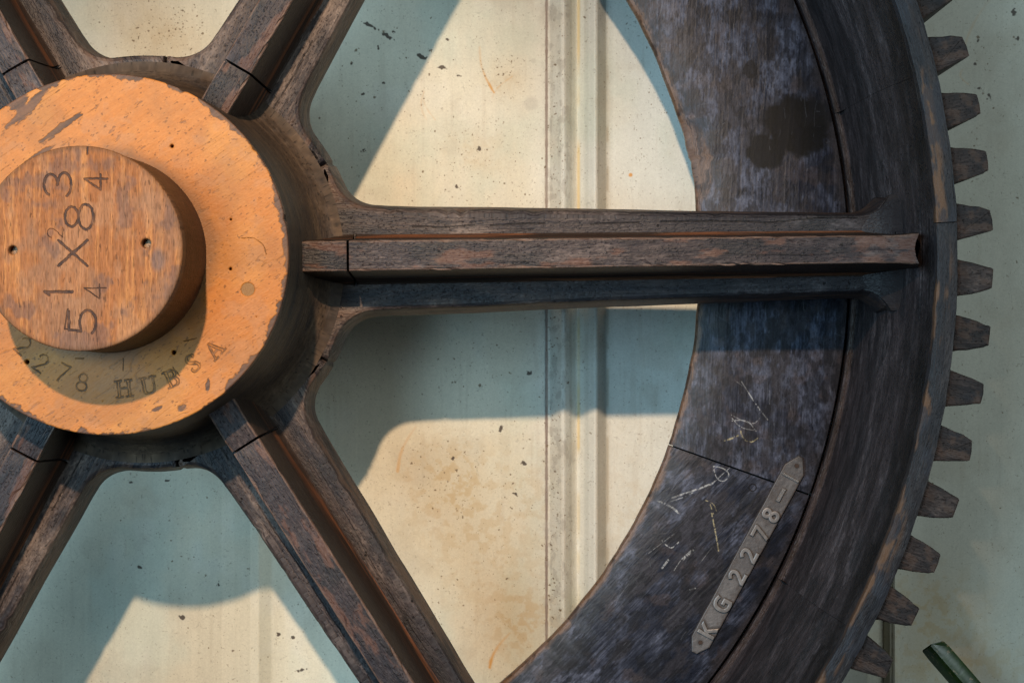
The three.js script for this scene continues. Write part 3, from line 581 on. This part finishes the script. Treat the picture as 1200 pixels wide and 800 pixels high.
function toothGeo(v) {
  const up = [[555, 16], [560, 14.6], [563, 13.0], [568, 11.7], [574, 10.6], [580, 9.3], [585, 8.0], [587.6, 7.3], [588.7, 6.4]];
  const o = [...up.map(([x, y]) => [x, -y]), [589.0, 0], ...up.reverse()];
  const g = slab(o, [[-1.4, -66.2], [-0.5, -66.6], [0, -68], [0.5, -180], [0, -300], [-1, -302]], (x, y, z) => [(x - 540 + v * 61 - z * 0) / 200, (y + v * 47 + 40) / 200],
    (x, y, z, l) => x < 562 ? 0 : (fbm(x / 5, y / 5 + v * 13, 79, 3) - 0.5) * 1.5 - (l < 3 && x > 582 ? Math.max(0, fbm(x / 3, y / 3 + v * 7, 80, 2) - 0.5) * 4 : 0));
  return finish(g, 0.38);
}
const toothGeos = [0, 1, 2, 3, 4].map(toothGeo);
for (let i = 0; i < 93; i++) {
  const k = Math.floor(hash(i, 3, 5) * 5), t = mesh('tooth', toothGeos[k], toothMats[Math.floor(hash(i, 9, 5) * 3)], wheel);
  t.rotation.z = (2.61 + 360 / 93 * i + (hash(i, 4, 4) - 0.5) * 0.12) * D;
}

// ------------------------------------------------------------------ cast number plate
{
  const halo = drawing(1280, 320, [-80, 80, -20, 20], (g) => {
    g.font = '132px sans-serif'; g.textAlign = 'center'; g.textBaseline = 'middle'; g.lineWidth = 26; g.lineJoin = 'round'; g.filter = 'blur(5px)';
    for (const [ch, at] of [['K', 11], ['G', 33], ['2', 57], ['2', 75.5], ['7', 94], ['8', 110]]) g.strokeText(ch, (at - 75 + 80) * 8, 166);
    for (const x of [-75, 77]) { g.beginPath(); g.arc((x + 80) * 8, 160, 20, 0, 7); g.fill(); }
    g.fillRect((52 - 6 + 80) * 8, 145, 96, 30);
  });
  const plateTex = paint(1024, 256, [-80, 80, -20, 20], (x, y, o) => {
    const b = fbm(x / 20, y / 12, 601, 4), f = fbm(x / 2, y / 2, 602, 3);
    o[0] = 0.095; o[1] = 0.088; o[2] = 0.090; mixTo(o, [0.15, 0.14, 0.14], sm(0.45, 0.7, b) * 0.7); mixTo(o, [0.07, 0.055, 0.05], sm(0.55, 0.7, fbm(x / 7, y / 7, 603, 4)) * 0.5); mul(o, 0.85 + 0.3 * f);
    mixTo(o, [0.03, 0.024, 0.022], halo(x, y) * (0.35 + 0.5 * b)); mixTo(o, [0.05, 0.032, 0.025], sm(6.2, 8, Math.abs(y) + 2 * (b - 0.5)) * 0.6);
    o[3] = 0.5 + 0.5 * (f - 0.5);
  });
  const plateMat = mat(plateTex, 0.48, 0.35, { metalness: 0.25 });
  const letterTex = paint(128, 128, [0, 20, 0, 20], (x, y, o) => { const f = fbm(x / 1.5, y / 1.5, 621, 3); o[0] = 0.21; o[1] = 0.195; o[2] = 0.19; mul(o, 0.7 + 0.6 * f); o[3] = f; });
  const letterMat = mat(letterTex, 0.38, 0.2, { metalness: 0.35 });
  const o = [[-84, -1.6], [-75, -8], [73, -8.4], [84.5, -1.4], [84.5, 1.8], [74, 8.2], [-74, 8], [-84, 2.2]];
  const fine = []; o.forEach((p, i) => { const q = o[(i + 1) % o.length], n = Math.max(1, Math.round(Math.hypot(q[0] - p[0], q[1] - p[1]) / 4)); for (let k = 0; k < n; k++) fine.push([lerp(p[0], q[0], k / n), lerp(p[1], q[1], k / n)]); });
  const puv = box2([-80, 80, -20, 20]);
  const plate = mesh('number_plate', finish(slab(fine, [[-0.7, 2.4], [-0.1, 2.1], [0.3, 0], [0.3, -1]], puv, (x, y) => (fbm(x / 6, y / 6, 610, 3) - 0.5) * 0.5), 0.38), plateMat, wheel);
  plate.position.set(439 * MM, -217.6 * MM, (WEB + 0.6) * MM); plate.rotation.z = 61.4 * D;
  plate.userData.label = 'grey cast number plate with raised KG 2278-1';
  const font = await new FontLoader().loadAsync('fonts/droid/droid_sans_regular.typeface.json');
  for (const [ch, at] of [['K', 11], ['G', 33], ['2', 57], ['2', 75.5], ['7', 94], ['8', 110]]) {
    const g = new TextGeometry(ch, { font, size: 12.2, depth: 2.0, curveSegments: 6, bevelEnabled: true, bevelSize: 0.8, bevelThickness: 0.9, bevelSegments: 2 });
    g.computeBoundingBox(); const b = g.boundingBox, c = b.getCenter(new THREE.Vector3()); g.translate(-c.x, -c.y, 0);
    const p = g.attributes.position, uv = g.attributes.uv; for (let i = 0; i < p.count; i++) uv.setXY(i, ...puv(p.getX(i) + at - 75, p.getY(i)));
    mesh('letter', finish(g, 0.5), letterMat, plate).position.set((at - 75) * MM, -0.3 * MM, 2.2 * MM);
  }
  const bar = (w, h) => { const s = new THREE.Shape(); s.moveTo(-w / 2, -h / 2); s.lineTo(w / 2, -h / 2); s.lineTo(w / 2, h / 2); s.lineTo(-w / 2, h / 2); s.closePath(); const g = new THREE.ExtrudeGeometry(s, { depth: 1.7, bevelEnabled: true, bevelSize: 0.35, bevelThickness: 0.6, bevelSegments: 2 }); return finish(g, 0.5); };
  mesh('hyphen', bar(10.5, 2.2), letterMat, plate).position.set((127 - 75) * MM, 0, 2.2 * MM);
  mesh('letter', bar(1.4, 13.5), letterMat, plate).position.set((142 - 75) * MM, 0, 2.0 * MM);
  const nm = new THREE.MeshStandardMaterial({ color: new THREE.Color().setRGB(0.05, 0.028, 0.02), roughness: 0.6, metalness: 0.4 });
  for (const x of [-75, 77]) { const g = new THREE.CylinderGeometry(1.5, 1.7, 0.8, 16); g.rotateX(Math.PI / 2); mesh('nail', finish(g), nm, plate).position.set(x * MM, 0, 2.6 * MM); }
}

// ------------------------------------------------------------------ the green angle bar in the lower right corner
{
  const t = paint(256, 256, [0, 80, 0, 80], (x, y, o) => {
    const b = fbm(x / 12, y / 5, 701, 4); o[0] = 0.012; o[1] = 0.030; o[2] = 0.002; mixTo(o, [0.024, 0.050, 0.004], sm(0.45, 0.7, b) * 0.7); mixTo(o, [0.012, 0.03, 0.006], sm(0.55, 0.7, fbm(x / 6, y / 6, 702, 4)) * 0.6);
    mixTo(o, [0.20, 0.13, 0.06], sm(0.70, 0.76, fbm(x / 3, y / 3, 703, 3)) * 0.8); o[3] = 0.5 + 0.3 * (b - 0.5);
  });
  const sec = [[-8.4, -11], [-7.1, -11.6], [0.6, -1.5], [9, -4.5], [10.2, -3.2], [1.5, 1.4], [-0.8, 1.6], [-2.2, 0.4]];
  const rows = [], uvs = [], n = 14;
  for (let k = 0; k <= n; k++) {
    const s = k / n; rows.push(sec.map(([x, z]) => [x * (k ? 1 : 0.94) + 0.15 * Math.sin(s * 9), -s * 170 - (k ? 0 : Math.abs(x) * 0.55 - (x < -6 ? 1.5 : 0)), z])); uvs.push(sec.map(([x], i) => [i * 6 / 80, s * 170 / 80]));
  }
  const bar = mesh('angle_bar', finish(skin(rows, uvs, true, true), 0.4), mat(t, 0.28, 0.4, { specularIntensity: 0.5, clearcoat: 0.12, clearcoatRoughness: 0.3 }), scene);
  bar.position.set((1091 - 600) * 0.55 * 1.21 * MM, (400 - 755) * 0.55 * 1.21 * MM, -252 * MM); bar.rotation.z = 41 * D;
  bar.userData = { label: 'glossy dark green angle bar poking in at the lower right beside the gear teeth', category: 'metal bar' };
}
renderer.render(scene, camera);
